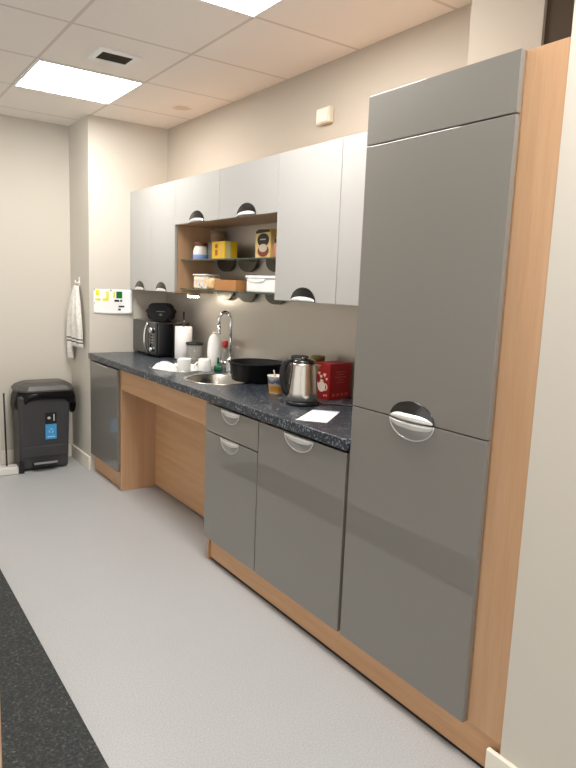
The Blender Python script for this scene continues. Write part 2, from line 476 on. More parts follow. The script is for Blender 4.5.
# tap
tx, ty = .482, 2.335
t = thing('kitchen_tap', 'tall chrome gooseneck tap behind the sink', 'tap', (tx, ty, ZW))
part('body', lathe(BM(), [(0, .0006), (.030, .0006), (.030, .008), (.024, .014), (.022, .075), (.018, .085), (0, .085)], (tx, ty, ZW), 24), CHROME, t)
pts = [(tx, ty, ZW + .08), (tx, ty, ZW + .30)]
R = .040; dx, dy = -.83, .05
dx, dy = Vector((dx, dy)).normalized()
for k in range(1, 17):
    a = PI * k / 16 * 1.02
    pts.append((tx + dx * R * (1 - math.cos(a)), ty + dy * R * (1 - math.cos(a)), ZW + .325 + R * 1.15 * math.sin(a)))
ex = pts[-1]; pts.append((ex[0], ex[1], ex[2] - .05))
part('spout', tube(BM(), pts, .0105, 14), CHROME, t)
part('nozzle', tube(BM(), [(ex[0], ex[1], ex[2] - .035), (ex[0], ex[1], ex[2] - .085)], .0135, 14), CHROME, t)
for s in (-1, 1):
    part('lever', tube(BM(), [(tx, ty + s * .015, ZW + .05), (tx - .006, ty + s * .045, ZW + .05), (tx - .03, ty + s * .075, ZW + .06)], [.011, .012, .006], 10), CHROME, t)

# ------------------------------------------------------------------ splashback + wall cabinets
bm = BM(); box(bm, .599, .603, .602, 3.53, ZW + .0005, 1.3722); box(bm, .599, .603, 1.5975, 2.7865, 1.3722, 1.8065)
bmesh.ops.remove_doubles(bm, verts=bm.verts, dist=1e-6)
solid('splashback', 'brushed stainless steel splashback behind the worktop and open shelves', 'splashback', bm, STEEL, (.601, 2.0, ZW + .0005))
XU = .3076; ZB, ZT, ZS = 1.3729, 2.0868, 1.8071
def wcarcass(y0, y1, z0, z1):
    bm = BM(); x0, x1 = XU + T + .002, .6025
    box(bm, x0, x1, y0, y0 + .016, z0, z1); box(bm, x0, x1, y1 - .016, y1, z0, z1)
    box(bm, x0, x1, y0 + .016, y1 - .016, z0, z0 + .016); box(bm, x0, x1, y0 + .016, y1 - .016, z1 - .016, z1)
    box(bm, x1 - .006, x1, y0 + .016, y1 - .016, z0 + .016, z1 - .016); return bm
t = thing('wall_cabinet', 'silver wall cabinet with two narrow doors at the far left end', 'wall cabinet', (.45, 3.18, ZB), group=None)
part('carcass', wcarcass(2.788, 3.5705, ZB, ZT - .001), BEECH, t)
d = front('door', t, XU, 2.7885, 3.1840, ZB, ZT, SILV); handle(d, XU, 2.995, ZB + .002, 1, .085, .062)
d = front('door', t, XU, 3.1868, 3.5700, ZB, ZT, SILV); handle(d, XU, 3.375, ZB + .002, 1, .085, .062)
t = thing('wall_cabinet', 'short silver wall cabinet over the left half of the open shelves', 'wall cabinet', (.45, 2.49, ZS))
part('carcass', wcarcass(2.2005, 2.787, ZS, ZT - .001), BEECH, t)
d = front('door', t, XU, 2.2012, 2.7860, ZS, ZT, SILV); handle(d, XU, 2.48, ZS + .002, 1)
t = thing('wall_cabinet', 'short silver wall cabinet over the right half of the open shelves', 'wall cabinet', (.45, 1.9, ZS))
part('carcass', wcarcass(1.598, 2.1995, ZS, ZT - .001), BEECH, t)
d = front('door', t, XU, 1.5985, 2.1985, ZS, ZT, SILV); handle(d, XU, 1.895, ZS + .002, 1)
t = thing('wall_cabinet', 'tall-door silver wall cabinet between the open shelves and the tall cabinet', 'wall cabinet', (.45, 1.1, ZB))
part('carcass', wcarcass(.602, 1.597, ZB, ZT - .001), BEECH, t)
d = front('door', t, XU, 1.1066, 1.5960, ZB, ZT, SILV); handle(d, XU, 1.350, ZB + .002, 1)
front('door', t, XU, .6030, 1.1036, ZB, ZT, SILV)

# glass shelves with half-moon brackets
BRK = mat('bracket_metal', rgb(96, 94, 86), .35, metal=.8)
SHZ = (1.590, 1.404)
def shelf(z, label):
    t = thing('glass_shelf', label, 'shelf', (.47, 2.19, z), 0, None)
    part('pane', box(BM(), .350, .590, 1.6005, 2.7850, z - .008, z, .001), GLASSSH, t)
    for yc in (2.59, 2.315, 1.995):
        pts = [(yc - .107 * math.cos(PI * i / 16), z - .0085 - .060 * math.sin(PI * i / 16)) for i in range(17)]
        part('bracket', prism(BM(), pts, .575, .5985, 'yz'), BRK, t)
    return t
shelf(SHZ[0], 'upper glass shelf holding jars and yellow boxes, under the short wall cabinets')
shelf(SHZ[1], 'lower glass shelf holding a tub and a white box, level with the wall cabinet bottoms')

# under-cabinet light
t = thing('under_cabinet_light', 'small lit strip lamp under the far left wall cabinet', 'lamp', (.46, 2.812, ZB - .001))
part('housing', box(BM(), .42, .50, 2.792, 2.832, ZB - .022, ZB - .001, .003), CHROME, t)
part('lens', box(BM(), .427, .493, 2.797, 2.827, ZB - .029, ZB - .0222, .001), LEDM, t)

# ------------------------------------------------------------------ microwave
t = thing('microwave', 'black microwave oven on the far end of the worktop', 'microwave', (.46, 3.345, ZW))
mx0, mx1, my0, my1, mz0, mz1 = .345, .592, 3.13, 3.562, ZW + .012, 1.155
part('body', box(BM(), mx0, mx1, my0, my1, mz0, mz1, .008, 3), BLACKG, t, 40)
dd = part('door', box(BM(), mx0 - .016, mx0 - .0005, 3.262, my1, mz0 + .002, mz1 - .002, .006, 3), BLACKG, t, 40)
part('window', box(BM(), mx0 - .0175, mx0 - .0155, 3.30, my1 - .03, mz0 + .04, mz1 - .04, .001), DARKG, dd)
part('handle', tube(BM(), bez((mx0 - .014, 3.272, mz1 - .012), (mx0 - .055, 3.268, mz1 - .05), (mx0 - .055, 3.268, mz0 + .05), (mx0 - .014, 3.272, mz0 + .012)), .0075, 10), CHROME, dd, None, 'curved chrome door handle')
cp = part('control_panel', box(BM(), mx0 - .016, mx0 - .0005, my0, 3.259, mz0 + .002, mz1 - .002, .006, 3), BLACKG, t, 40)
for zc, rr in ((mz1 - .062, .022), (mz0 + .043, .017)):
    b2 = BM(); tube(b2, [(mx0 - .016, 3.196, zc), (mx0 - .034, 3.196, zc)], [rr, rr * .9], 20)
    part('dial', b2, CHROME, cp, None, 'round chrome dial')
bm = BM()
for k in range(4):
    for j in range(2): box(bm, mx0 - .0175, mx0 - .0155, 3.182 + j * .02, 3.194 + j * .02, mz0 + .088 + k * .02, mz0 + .096 + k * .02)
part('buttons', bm, DISPLAY, cp)
for xx in (.37, .57):
    for yy in (3.16, 3.53): part('foot', lathe(BM(), [(0, 0), (.012, 0), (.012, .0115), (0, .0115)], (xx, yy, ZW + .0003), 12), BLACK, t)
# black rounded case on the microwave
t = thing('rounded_case', 'black rounded case with a pale emblem lying on top of the microwave', 'case', (.45, 3.315, 1.1556), math.radians(40))
bm = BM()
sec = []
for i in range(36):
    a = 2 * PI * i / 36; c_, s_ = math.cos(a), math.sin(a)
    sec.append(((.092 + (.008 if s_ < 0 else 0)) * math.copysign(abs(c_) ** .5, c_), .064 + .064 * math.copysign(abs(s_) ** .6, s_)))
prism(bm, sec, -.045, .045, 'yz', 0, True)
big = [f for f in bm.faces if len(f.verts) > 10]
ed = list({e for f in big for e in f.edges}); bmesh.ops.bevel(bm, geom=ed, offset=.014, segments=3, affect='EDGES')
obj('shell', bm, BLACKM, t, 50)
EMB = mat('emblem_print', rgb(120, 120, 120), .5)
obj('emblem_line', box(BM(), -.0465, -.0445, -.052, .016, .064, .070), EMB, t)
obj('emblem', prism(BM(), [(-.018, .034), (-.036, .043), (-.018, .054), (0, .043)], -.0465, -.0445, 'yz'), EMB, t)

# ------------------------------------------------------------------ things on the worktop
# kitchen roll on its holder
t = thing('paper_towel_holder', 'slim metal kitchen roll holder standing beside the microwave', 'holder', (.47, 2.975, ZW))
part('base', lathe(BM(), [(0, .0005), (.062, .0005), (.062, .007), (.055, .010), (.0, .010)], (.47, 2.975, ZW), 28), CHROMED, t)
part('rod', tube(BM(), [(.47, 2.975, ZW + .009), (.47, 2.975, ZW + .34)], .007, 10), CHROMED, t)
bm = lathe(BM(), [(.020, .0), (.058, .0), (.060, .003), (.060, .222), (.058, .225), (.020, .225), (.020, .0)], (.47, 2.975, ZW + .0115), 32)
solid('kitchen_roll', 'white kitchen roll on the slim holder next to the microwave', 'paper towel', bm, PAPER, (.47, 2.975, ZW + .0115), 40)
# clear container with dark rim
t = thing('clear_canister', 'clear plastic canister with a black rim in front of the kitchen roll', 'canister', (.455, 2.79, ZW))
part('wall', lathe(BM(), [(0, .001), (.045, .001), (.048, .01), (.056, .128), (.053, .128), (.045, .012), (0, .006)], (.465, 2.79, ZW), 32), GLASSC, t)
part('rim', lathe(BM(), [(.0565, .1285), (.0600, .1285), (.0600, .142), (.0530, .142), (.0530, .1285), (.0565, .1285)], (.465, 2.79, ZW), 32), BLACK, t)
# mugs / bowls on the drainer
def mug(loc, rot, label, upside):
    t = thing('mug', label, 'mug', loc, rot)
    pr = [(0, .001), (.034, .001), (.038, .004), (.042, .04), (.043, .092), (.0425, .094), (.040, .092), (.039, .04), (.034, .008), (0, .006)]
    if upside: pr = [(r, .095 - z) for r, z in pr]
    obj('cup', lathe(BM(), pr, (0, 0, 0), 28), WHITE, t)
    s = [(.040, 0, .075), (.058, 0, .078), (.070, 0, .06), (.068, 0, .04), (.054, 0, .024), (.040, 0, .024)]
    if upside: s = [(x, y, .095 - z) for x, y, z in s]
    obj('handle', tube(BM(), bez(s[0], s[2], s[3], s[5], 12), .0055, 8), WHITE, t)
    return t
mug((.232, 2.470, ZD + .0005), math.radians(75), 'white mug on the drainer next to the upturned white bowl', False)
mug((.354, 2.430, ZD + .0005), math.radians(150), 'upturned white mug with side handle on the drainer nearest the tap', True)
bm = lathe(BM(), [(.085, .0), (.087, .002), (.075, .028), (.05, .05), (.030, .056), (.028, .062), (.025, .062), (.024, .056), (0, .055),
                  (0, .052), (.03, .052), (.048, .046), (.072, .026), (.083, .0), (.085, .0)], (.160, 2.595, ZD + .0005), 36)
solid('bowl', 'upturned white bowl lying on the drainer, leftmost of the crockery', 'bowl', bm, WHITE, (.160, 2.595, ZD + .0005), 50)
bm = lathe(BM(), [(.062, .0), (.064, .002), (.055, .02), (.035, .030), (0, .031), (0, .028), (.033, .027), (.053, .017), (.060, .0), (.062, .0)], (.33, 2.58, ZD + .0005), 32)
solid('saucer', 'small upturned white dish on the drainer behind the mugs', 'dish', bm, WHITE, (.33, 2.58, ZD + .0005), 50)
# detergent bottle
bx, by = .522, 2.612
t = thing('detergent_bottle', 'tall white plastic detergent bottle behind the drainer', 'bottle', (bx, by, ZW))
part('bottle', lathe(BM(), [(0, .0008), (.046, .0008), (.052, .006), (.055, .05), (.057, .10), (.054, .15), (.042, .19), (.024, .210), (.016, .214), (0, .214)], (bx, by, ZW), 28, .8, 1.0), WHITEP, t)
part('cap', lathe(BM(), [(0, .2145), (.016, .2145), (.016, .224), (.011, .228), (0, .228)], (bx, by, ZW), 20), WHITEP, t)
# red brush hanging by the tap -> small red sponge-topped dispenser
bx, by = .535, 2.49
t = thing('soap_dispenser', 'red-topped clear soap bottle standing between detergent bottle and tap', 'bottle', (bx, by, ZW))
part('bottle', lathe(BM(), [(0, .0008), (.022, .0008), (.024, .006), (.024, .115), (.014, .133), (.010, .136), (0, .136)], (bx, by, ZW), 20), GLASSC, t)
part('cap', lathe(BM(), [(0, .1365), (.016, .1365), (.021, .146), (.022, .172), (.014, .180), (0, .181)], (bx, by, ZW), 20), mat('red_plastic', rgb(190, 58, 50), .35), t)
# green washing-up liquid
bx, by = .432, 2.395
t = thing('green_bottle', 'small dark green bottle standing beside the tap base', 'bottle', (bx, by, ZW))
part('bottle', lathe(BM(), [(0, .0008), (.024, .0008), (.026, .005), (.026, .028), (.018, .036), (.008, .042), (0, .042)], (bx, by, ZW), 20), DGREEN, t)
part('neck', lathe(BM(), [(0, .0425), (.007, .0425), (.006, .085), (.004, .088), (0, .088)], (bx, by, ZW), 14), DGREEN, t)
# washing-up bowl
t = thing('washing_up_bowl', 'black round washing-up bowl standing over the right edge of the sink', 'bowl', (.430, 1.942, ZW + .0055))
part('tub', lathe(BM(), [(0, .0005), (.128, .0005), (.138, .006), (.152, .098), (.160, .102), (.162, .106), (.158, .108), (.149, .104), (.134, .012), (.126, .008), (0, .008)], (.430, 1.942, ZW + .0055), 44), mat('black_bowl', rgb(17, 17, 18), .55, spec=.25), t)
# pot noodle cup
nx, ny = .312, 1.556
t = thing('noodle_cup', 'white paper food cup with orange picture and a fork, near the kettle', 'cup', (nx, ny, ZW))
CUPM = mat('cup_print', rgb(235, 230, 222), .4)
def _cup():
    n = NT(CUPM); v = n.obj(); w = n.n('ShaderNodeSeparateXYZ'); n.l(v, w.inputs[0]); z = w.outputs[2]
    zz = n.math('ADD', n.math('DIVIDE', z, .092), n.math('MULTIPLY', n.math('SUBTRACT', noise(n, v, 38, 3), .5), .5))
    n.l(n.ramp(zz, [(0, rgb(222, 196, 150)), (.12, rgb(226, 164, 74)), (.38, rgb(224, 150, 60)), (.52, rgb(232, 214, 190)), (.62, rgb(92, 106, 140)), (.78, rgb(150, 156, 170)), (.86, rgb(240, 238, 234))]), n.b.inputs['Base Color'])
_cup()
part('cup', lathe(BM(), [(0, .0006), (.036, .0006), (.037, .003), (.046, .088), (.0485, .089), (.0485, .092), (.045, .092), (.0435, .088), (.035, .006), (0, .005)], (nx, ny, ZW), 30), CUPM, t)
part('filling', lathe(BM(), [(0, .078), (.0415, .078), (.0418, .081), (0, .083)], (nx, ny, ZW), 24), mat('noodles', rgb(214, 176, 110), .7), t)
solid('fork', 'small pale fork sticking out of the food cup', 'fork',
      tube(BM(), [(nx - .004, ny + .004, ZW + .0835), (nx - .012, ny + .01, ZW + .118)], [.003, .004], 8), mat('fork_plastic', rgb(205, 200, 190), .3), (nx, ny, ZW + .0835))
# kettle
kx, ky = .258, 1.252
t = thing('kettle', 'brushed steel electric kettle with black handle on its base', 'kettle', (kx, ky, ZW))
part('base', lathe(BM(), [(0, .0006), (.076, .0006), (.079, .006), (.078, .015), (.068, .019), (0, .019)], (kx, ky, ZW), 36), BLACK, t)
part('body', lathe(BM(), [(0, .0195), (.069, .0195), (.0715, .024), (.070, .06), (.064, .13), (.059, .185), (.058, .196), (0, .196)], (kx, ky, ZW), 40), BRUSH, t)
part('lid', lathe(BM(), [(0, .1965), (.0575, .1965), (.055, .206), (.042, .213), (.012, .216), (.011, .222), (0, .223)], (kx, ky, ZW), 36), BLACKG, t)
hx, hy = Vector((-.80, .60)).normalized()
def kp(r, z): return (kx + hx * r, ky + hy * r, ZW + z)
part('handle', tube(BM(), bez(kp(.050, .205), kp(.122, .222), kp(.100, .05), kp(.070, .045), 16), [.010 + .006 * math.sin(PI * i / 16) for i in range(17)], 12), BLACK, t)
sx, sy = -hx, -hy
bm = BM()
tri = [kp(-.056, .190), kp(-.080, .188), kp(-.060, .140)]
w_ = Vector((-hy, hx, 0)) * .016
a = [bm.verts.new(Vector(q) + (w_ if i != 1 else w_ * .3)) for i, q in enumerate(tri)]; b = [bm.verts.new(Vector(q) - (w_ if i != 1 else w_ * .3)) for i, q in enumerate(tri)]
bm.faces.new(a); bm.faces.new(b[::-1])
for i in range(3): bm.faces.new((a[i], a[(i + 1) % 3], b[(i + 1) % 3], b[i]))
part('spout', bm, BRUSH, t)
part('power_cord', tube(BM(), bez((kx + .066, ky - .04, ZW + .0045), (kx + .16, ky - .12, ZW + .0045), (kx + .2, ky - .18, ZW + .0045), (.575, .90, ZW + .0045), 14), .0035, 8), BLACK, t, None, 'black power cord')
# jars behind the kettle
def jar(name, x, y, r, h, lidm, bodym, label):
    t = thing(name, label, 'jar', (x, y, ZW))
    part('jar', lathe(BM(), [(0, .0006), (r * .95, .0006), (r, .005), (r, h - .03), (r * .85, h - .022), (0, h - .022)], (x, y, ZW), 26), bodym, t)
    part('lid', lathe(BM(), [(0, h - .0215), (r * .95, h - .0215), (r * .98, h - .018), (r * .98, h - .002), (r * .9, h), (0, h)], (x, y, ZW), 26), lidm, t)
jar('lidded_jar', .365, 1.435, .045, .205, BLACKM, mat('coffee_glass', rgb(40, 28, 20), .15), 'dark jar with black lid half hidden behind the kettle handle')
jar('lidded_tin', .512, 1.478, .040, .196, OLIVE, mat('olive_tin', rgb(128, 112, 60), .4), 'olive-lidded tin showing just behind the kettle top')
# red tea box
th = math.radians(7)
t = thing('tea_box', 'red cardboard tea box with white teapot print right of the kettle', 'box', (.436, 1.275, ZW + .0005), th)
bw, bd, bh = .150, .105, .178
obj('carton', box(BM(), 0, bw, 0, bd, 0, bh, .001), RED, t)
bm = BM(); box(bm, -.0012, .0002, .006, bd - .006, bh - .028, bh - .026)
obj('flap_seam', bm, REDD, t)
# teapot print on the narrow face (x = 0 plane): body, spout, handle, lid
TPW = mat('teapot_print', rgb(238, 222, 208), .5)
bm = BM(); cy_, cz_ = .055, .062
pts = [(cy_ + .026 * math.cos(2 * PI * i / 24), cz_ + .026 * math.sin(2 * PI * i / 24)) for i in range(24)]
prism(bm, pts, -.0012, -.0002, 'yz')
prism(bm, [(cy_ + .02, cz_ - .012), (cy_ + .045, cz_ + .022), (cy_ + .040, cz_ + .026), (cy_ + .018, cz_ + .010)], -.0012, -.0002, 'yz')
for i in range(10):
    a0, a1 = PI / 2 + PI * i / 10, PI / 2 + PI * (i + 1) / 10
    q = [(cy_ - .022 + rr * math.cos(a), cz_ + rr * math.sin(a)) for rr, a in ((.013, a0), (.019, a0), (.019, a1), (.013, a1))]
    prism(bm, q, -.0012, -.0002, 'yz')
prism(bm, [(cy_ - .014, cz_ + .027), (cy_ + .014, cz_ + .027), (cy_ + .006, cz_ + .035), (cy_ - .006, cz_ + .035)], -.0012, -.0002, 'yz')
obj('teapot_emblem', bm, TPW, t)
for hy_, hz_, s in ((.060, .112, .011), (.036, .122, .012), (.074, .128, .009), (.022, .103, .008), (.02, .022, .006), (.035, .02, .006)):
    pts = []
    for i in range(18):
        a = 2 * PI * i / 18; pts.append((hy_ + s * .85 * math.sin(a) ** 3, hz_ + s * (.8 * math.cos(a) - .3 * math.cos(2 * a) - .1 * math.cos(3 * a))))
    obj('heart_print', prism(BM(), pts, -.0012, -.0002, 'yz'), PINK, t)
SP = mat('red_faint_print', rgb(186, 84, 70), .5)
for k, (a, b_) in enumerate(((.04, .11), (.05, .10), (.035, .115), (.055, .095), (.045, .105))): obj('text_line', box(BM(), a, b_, -.001, -.0002, .135 - k * .013, .139 - k * .013), SP, t)
for k in range(4): obj('side_icon', box(BM(), .02 + k * .03, .04 + k * .03, -.001, -.0002, .016, .030), SP, t)
# paper sheet
bm = BM(); pp = [(.019, .968), (.102, .866), (.302, 1.026), (.216, 1.113)]
prism(bm, pp, ZW + .0006, ZW + .0016, 'xy'); prism(bm, [(.282, 1.010), (.302, 1.026), (.216, 1.113), (.208, 1.105)], ZW + .0017, ZW + .0020, 'xy', mi=1)
solid('paper_sheet', 'white sheet of paper lying on the worktop in front of the kettle', 'paper', bm, [PAPER, mat('pale_blue_print', rgb(190, 208, 240), .8)], (.16, .99, ZW))

# ------------------------------------------------------------------ things on the shelves
z = SHZ[0] + .0006
def rbox(x0, x1, y0, y1, z0, z1, b=.001): return box(BM(), x0, x1, y0, y1, z0, z1, b)
LBL = mat('jar_label', rgb(226, 222, 210), .5)
t = thing('jar', 'small white and blue labelled jar with brown lid on upper shelf left end', 'jar', (.43, 2.655, z))
part('jar', lathe(BM(), [(0, 0), (.046, 0), (.049, .004), (.048, .06), (.036, .088), (0, .088)], (.43, 2.655, z), 26), LBL, t)
part('label_band', lathe(BM(), [(.0495, .006), (.0500, .007), (.0500, .030), (.0495, .031), (.0495, .006)], (.43, 2.655, z), 26), mat('blue_label', rgb(120, 150, 206), .5), t)
part('lid', lathe(BM(), [(0, .0885), (.040, .0885), (.041, .104), (.038, .108), (0, .108)], (.43, 2.655, z), 26), mat('brown_lid', rgb(122, 74, 52), .4), t)
t = thing('spice_tin', 'grey and navy slim tin between the labelled jar and yellow box', 'tin', (.475, 2.525, z))
part('tin', rbox(.44, .50, 2.475, 2.575, z, z + .108), mat('grey_tin', rgb(118, 118, 122), .35, metal=.4), t)
part('label_band', rbox(.4385, .4398, 2.480, 2.512, z + .01, z + .09, 0), mat('navy_label', rgb(40, 44, 70), .5), t)
t = thing('canister', 'tall pale tan canister standing behind the yellow box on the upper shelf', 'canister', (.535, 2.60, z))
part('body', lathe(BM(), [(0, 0), (.047, 0), (.047, .168), (0, .168)], (.540, 2.640, z), 28), mat('tan_tin', rgb(150, 122, 92), .5), t, 40)
part('lid', lathe(BM(), [(0, .1685), (.0485, .1685), (.0485, .186), (.045, .190), (0, .190)], (.540, 2.640, z), 28), mat('tan_lid', rgb(128, 104, 78), .5), t, 40)
# yellow tea boxes
YB = mat('yellow_card', rgb(222, 182, 24), .5)
t = thing('yellow_box', 'yellow cardboard box with brown motif on upper shelf beside the tins', 'box', (.45, 2.38, z))
part('carton', rbox(.405, .495, 2.300, 2.457, z, z + .106), YB, t)
BRP = mat('brown_print', rgb(160, 96, 24), .5)
part('motif', prism(BM(), [(2.40 + .018 * math.cos(2 * PI * i / 16), z + .078 + .014 * math.sin(2 * PI * i / 16)) for i in range(16)], .4035, .4048, 'yz'), BRP, t)
part('motif', box(BM(), .4035, .4048, 2.385, 2.415, z + .022, z + .056), BRP, t)
part('stripe', box(BM(), .4035, .4048, 2.330, 2.362, z + .004, z + .098), mat('tan_print', rgb(216, 170, 96), .5), t)
part('side_stripe', box(BM(), .416, .446, 2.2985, 2.2998, z + .003, z + .100), mat('pale_print', rgb(200, 190, 150), .5), t)
# coffee pack
t = thing('coffee_packet', 'cream coffee packet with round dark label at the right of the upper shelf', 'packet', (.44, 1.89, z))
bm = BM()
prism(bm, [(1.815, z), (1.965, z), (1.968, z + .13), (1.955, z + .158), (1.83, z + .158), (1.812, z + .13)], .415, .485, 'yz')
part('pack', bm, mat('cream_pack', rgb(214, 188, 122), .45), t)
DK = mat('dark_brown_print', rgb(34, 24, 18), .5)
bm = BM(); prism(bm, [(1.886 + .058 * math.cos(2 * PI * i / 24), z + .098 + .036 * math.sin(2 * PI * i / 24)) for i in range(24)], .4132, .4148, 'yz')
prism(bm, [(1.822, z + .14), (1.960, z + .134), (1.962, z + .146), (1.935, z + .157), (1.826, z + .153)], .4132, .4148, 'yz')
part('dark_label', bm, DK, t)
bm = BM(); prism(bm, [(1.884 + .056 * math.cos(2 * PI * i / 24), z + .040 + .032 * math.sin(2 * PI * i / 24)) for i in range(24)], .4132, .4148, 'yz')
part('cup_print', bm, mat('red_brown_print', rgb(120, 52, 30), .5), t)
bm = BM(); prism(bm, [(1.884 + .042 * math.cos(2 * PI * i / 24), z + .055 + .022 * math.sin(2 * PI * i / 24)) for i in range(24)], .4118, .4131, 'yz')
box(bm, .4118, .4131, 1.858, 1.914, z + .098, z + .104)
part('foam_print', bm, mat('foam_print', rgb(190, 176, 160), .5), t)
t = thing('jar', 'pinkish jar with dark lid half hidden behind the wall cabinet edge', 'jar', (.46, 1.765, z))
part('jar', lathe(BM(), [(0, 0), (.036, 0), (.038, .004), (.038, .07), (.03, .08), (0, .08)], (.45, 1.768, z), 24), mat('pink_jar', rgb(196, 128, 100), .4), t)
part('lid', lathe(BM(), [(0, .0805), (.032, .0805), (.032, .102), (0, .102)], (.45, 1.768, z), 24), BLACK, t, 40)
# lower shelf
z = SHZ[1] + .0006
t = thing('food_tub', 'clear plastic food tub with orange and blue contents on lower shelf', 'tub', (.43, 2.57, z))
TUB = mat('tub_contents', rgb(220, 190, 150), .5)
def _tub():
    n = NT(TUB); v = n.obj(); f = noise(n, v, 26, 2)
    n.l(n.ramp(f, [(.30, rgb(70, 80, 110)), (.42, rgb(206, 208, 216)), (.5, rgb(238, 226, 206)), (.6, rgb(226, 170, 100)), (.75, rgb(232, 200, 150))]), n.b.inputs['Base Color'])
_tub()
part('tub', box(BM(), .385, .47, 2.480, 2.665, z, z + .083, .008, 3), TUB, t, 40)
part('lid', box(BM(), .380, .475, 2.476, 2.670, z + .0835, z + .094, .004), mat('tub_lid', rgb(222, 220, 216), .35), t, 40)
bm = BM(); zz0, zz1 = z, z + .062
box(bm, .372, .376, 2.100, 2.354, zz0, zz1); box(bm, .520, .524, 2.100, 2.354, zz0, zz1)
box(bm, .376, .520, 2.100, 2.104, zz0, zz1); box(bm, .376, .520, 2.350, 2.354, zz0, zz1); box(bm, .376, .520, 2.104, 2.350, zz0, zz0 + .004)
solid('cardboard_tray', 'low brown cardboard tray in the middle of the lower shelf', 'tray', bm, CARD, (.45, 2.23, z))
t = thing('snack_packet', 'crumpled cream packet lying between food tub and cardboard tray', 'packet', (.41, 2.425, z))
part('packet', box(BM(), .375, .45, 2.385, 2.465, z, z + .070, .018, 3), mat('cream_wrap', rgb(222, 186, 140), .5), t, 60)
t = thing('white_storage_box', 'white plastic storage box at the right end of the lower shelf', 'box', (.43, 1.83, z))
bm = BM(); box(bm, .362, .50, 1.632, 1.965, z, z + .074, .007, 3); part('tub', bm, WHITEP, t, 40)
bm = BM(); box(bm, .357, .505, 1.627, 1.970, z + .0745, z + .090, .004); part('lid', bm, WHITEP, t, 40)
bm = BM(); prism(bm, [(1.955 - .19 * i / 12, z + .0735 - .020 * math.sin(PI * i / 12) ** .5) for i in range(13)], .3585, .3615, 'yz'); part('clip', bm, WHITEP, t)

# ------------------------------------------------------------------ poster, towel
t = thing('wall_poster', 'white paper notice with yellow and green blocks taped to the pier', 'poster', (.18, YP - .001, 1.27))
yp = YP - .0012
def sheet(x0, x1, z0, z1):
    bm = BM(); n = 14; rows = []
    for j in range(n + 1):
        v = j / n; row = []
        for i in range(n + 1):
            u = i / n
            curl = .018 * max(0, u - .7) ** 2 / .09 + .008 * max(0, .35 - v) ** 2 / .12 * u
            row.append((x0 + (x1 - x0) * u, yp - curl - .0012, z0 + (z1 - z0) * v - .012 * math.sin(u * PI) * (1 - v) * .6))
        rows.append(row)
    return grid_solid(bm, rows, (0, .0008, 0))
part('sheet', sheet(.030, .318, 1.192, 1.368), PAPER, t)
def blk(name, m, rects):
    for x0, x1, z0, z1 in rects:
        bm = BM(); u = ((x0 + x1) / 2 - .030) / .288; d = .018 * max(0, u - .7) ** 2 / .09 + .006 * max(0, .35 - ((z0 + z1) / 2 - 1.192) / .176) ** 2 / .12
        box(bm, x0, x1, yp - d - .0034, yp - d - .0022, z0, z1)
        part(name, bm, m, t)
blk('yellow_block', YEL, [(.045, .070, 1.322, 1.362), (.040, .080, 1.286, 1.300), (.096, .140, 1.284, 1.300), (.124, .142, 1.300, 1.356), (.176, .190, 1.308, 1.350)])
blk('green_block', GREEN, [(.200, .245, 1.304, 1.354)])
blk('dark_text', DARKPR, [(.186, .222, 1.278, 1.292), (.230, .245, 1.278, 1.292), (.218, .262, 1.236, 1.248), (.214, .234, 1.214, 1.226)])
TAPE = mat('tape', rgb(150, 160, 164), .4)
for a in ((.030, .040, 1.358, 1.370), (.150, .166, 1.354, 1.367), (.032, .038, 1.262, 1.272)): part('tape', box(BM(), a[0], a[1], yp - .0032, yp - .002, a[2], a[3]), TAPE, t)

t = thing('tea_towel', 'white tea towel with dark stripes hanging from a hook on the pier side', 'towel', (-.002, 3.80, 1.385))
def towel():
    bm = BM(); rows = []; nj, ni = 26, 30
    for j in range(nj + 1):
        v = j / nj; row = []
        wid = .045 + .125 * min(1, v * 1.6) ** .8
        for i in range(ni + 1):
            u = -1 + 2 * i / ni
            fold = math.sin(u * 9 + .6) * .012 * min(1, v * 2.5 + .25) + math.sin(u * 17 + v * 3) * .004
            y = 3.80 + u * wid + .03 * v
            zb = 1.385 - v * (.46 + (.11 if u > .15 else 0) * min(1, max(0, (u - .15) * 3)))
            x = -.030 - fold - .012 * math.sin(v * PI) - (.010 * v)
            row.append((x, y, zb))
        rows.append(row)
    return grid_solid(bm, rows, (.004, 0, 0))
part('cloth', towel(), TOWEL, t)
t = thing('wall_hook', 'small white hook holding the tea towel on the pier side', 'hook', (-.002, 3.80, 1.40))
part('plate', box(BM(), -.006, -.0018, 3.788, 3.812, 1.385, 1.45, .002), WHITEP, t)
part('peg', tube(BM(), [(-.004, 3.80, 1.415), (-.02, 3.80, 1.405), (-.032, 3.80, 1.408), (-.036, 3.80, 1.425)], .004, 8), WHITEP, t)

# ------------------------------------------------------------------ pedal bin
t = thing('pedal_bin', 'dark grey plastic pedal bin with black liner standing by the far wall', 'bin', (-.295, 3.87, 0))
bx0, bx1, by0, by1 = -.458, -.116, 3.742, 3.985
def taper(bm, x0, x1, y0, y1, z0, z1, k, bev, mi=0):
    n0 = set(bm.verts); box(bm, x0, x1, y0, y1, z0, z1, bev, 3, mi)
    cx, cy = (x0 + x1) / 2, (y0 + y1) / 2
    for v in bm.verts:
        if v in n0: continue
        s = 1 + (k - 1) * (v.co.z - z0) / (z1 - z0); v.co.x = cx + (v.co.x - cx) * s; v.co.y = cy + (v.co.y - cy) * s
bm = BM(); taper(bm, bx0, bx1, by0, by1, .008, .572, 1.10, .022)
part('body', bm, BINM, t, 40)
part('lower_band', box(BM(), bx0 + .015, bx1 - .015, by0 - .010, by0 + .004, .105, .185, .004), BINM, t, 40)
bm = BM(); box(bm, bx0 - .008, bx0 + .03, by0 + .02, by1 - .02, .02, .36, .008)
part('side_rib', bm, BLACK, t, 40)
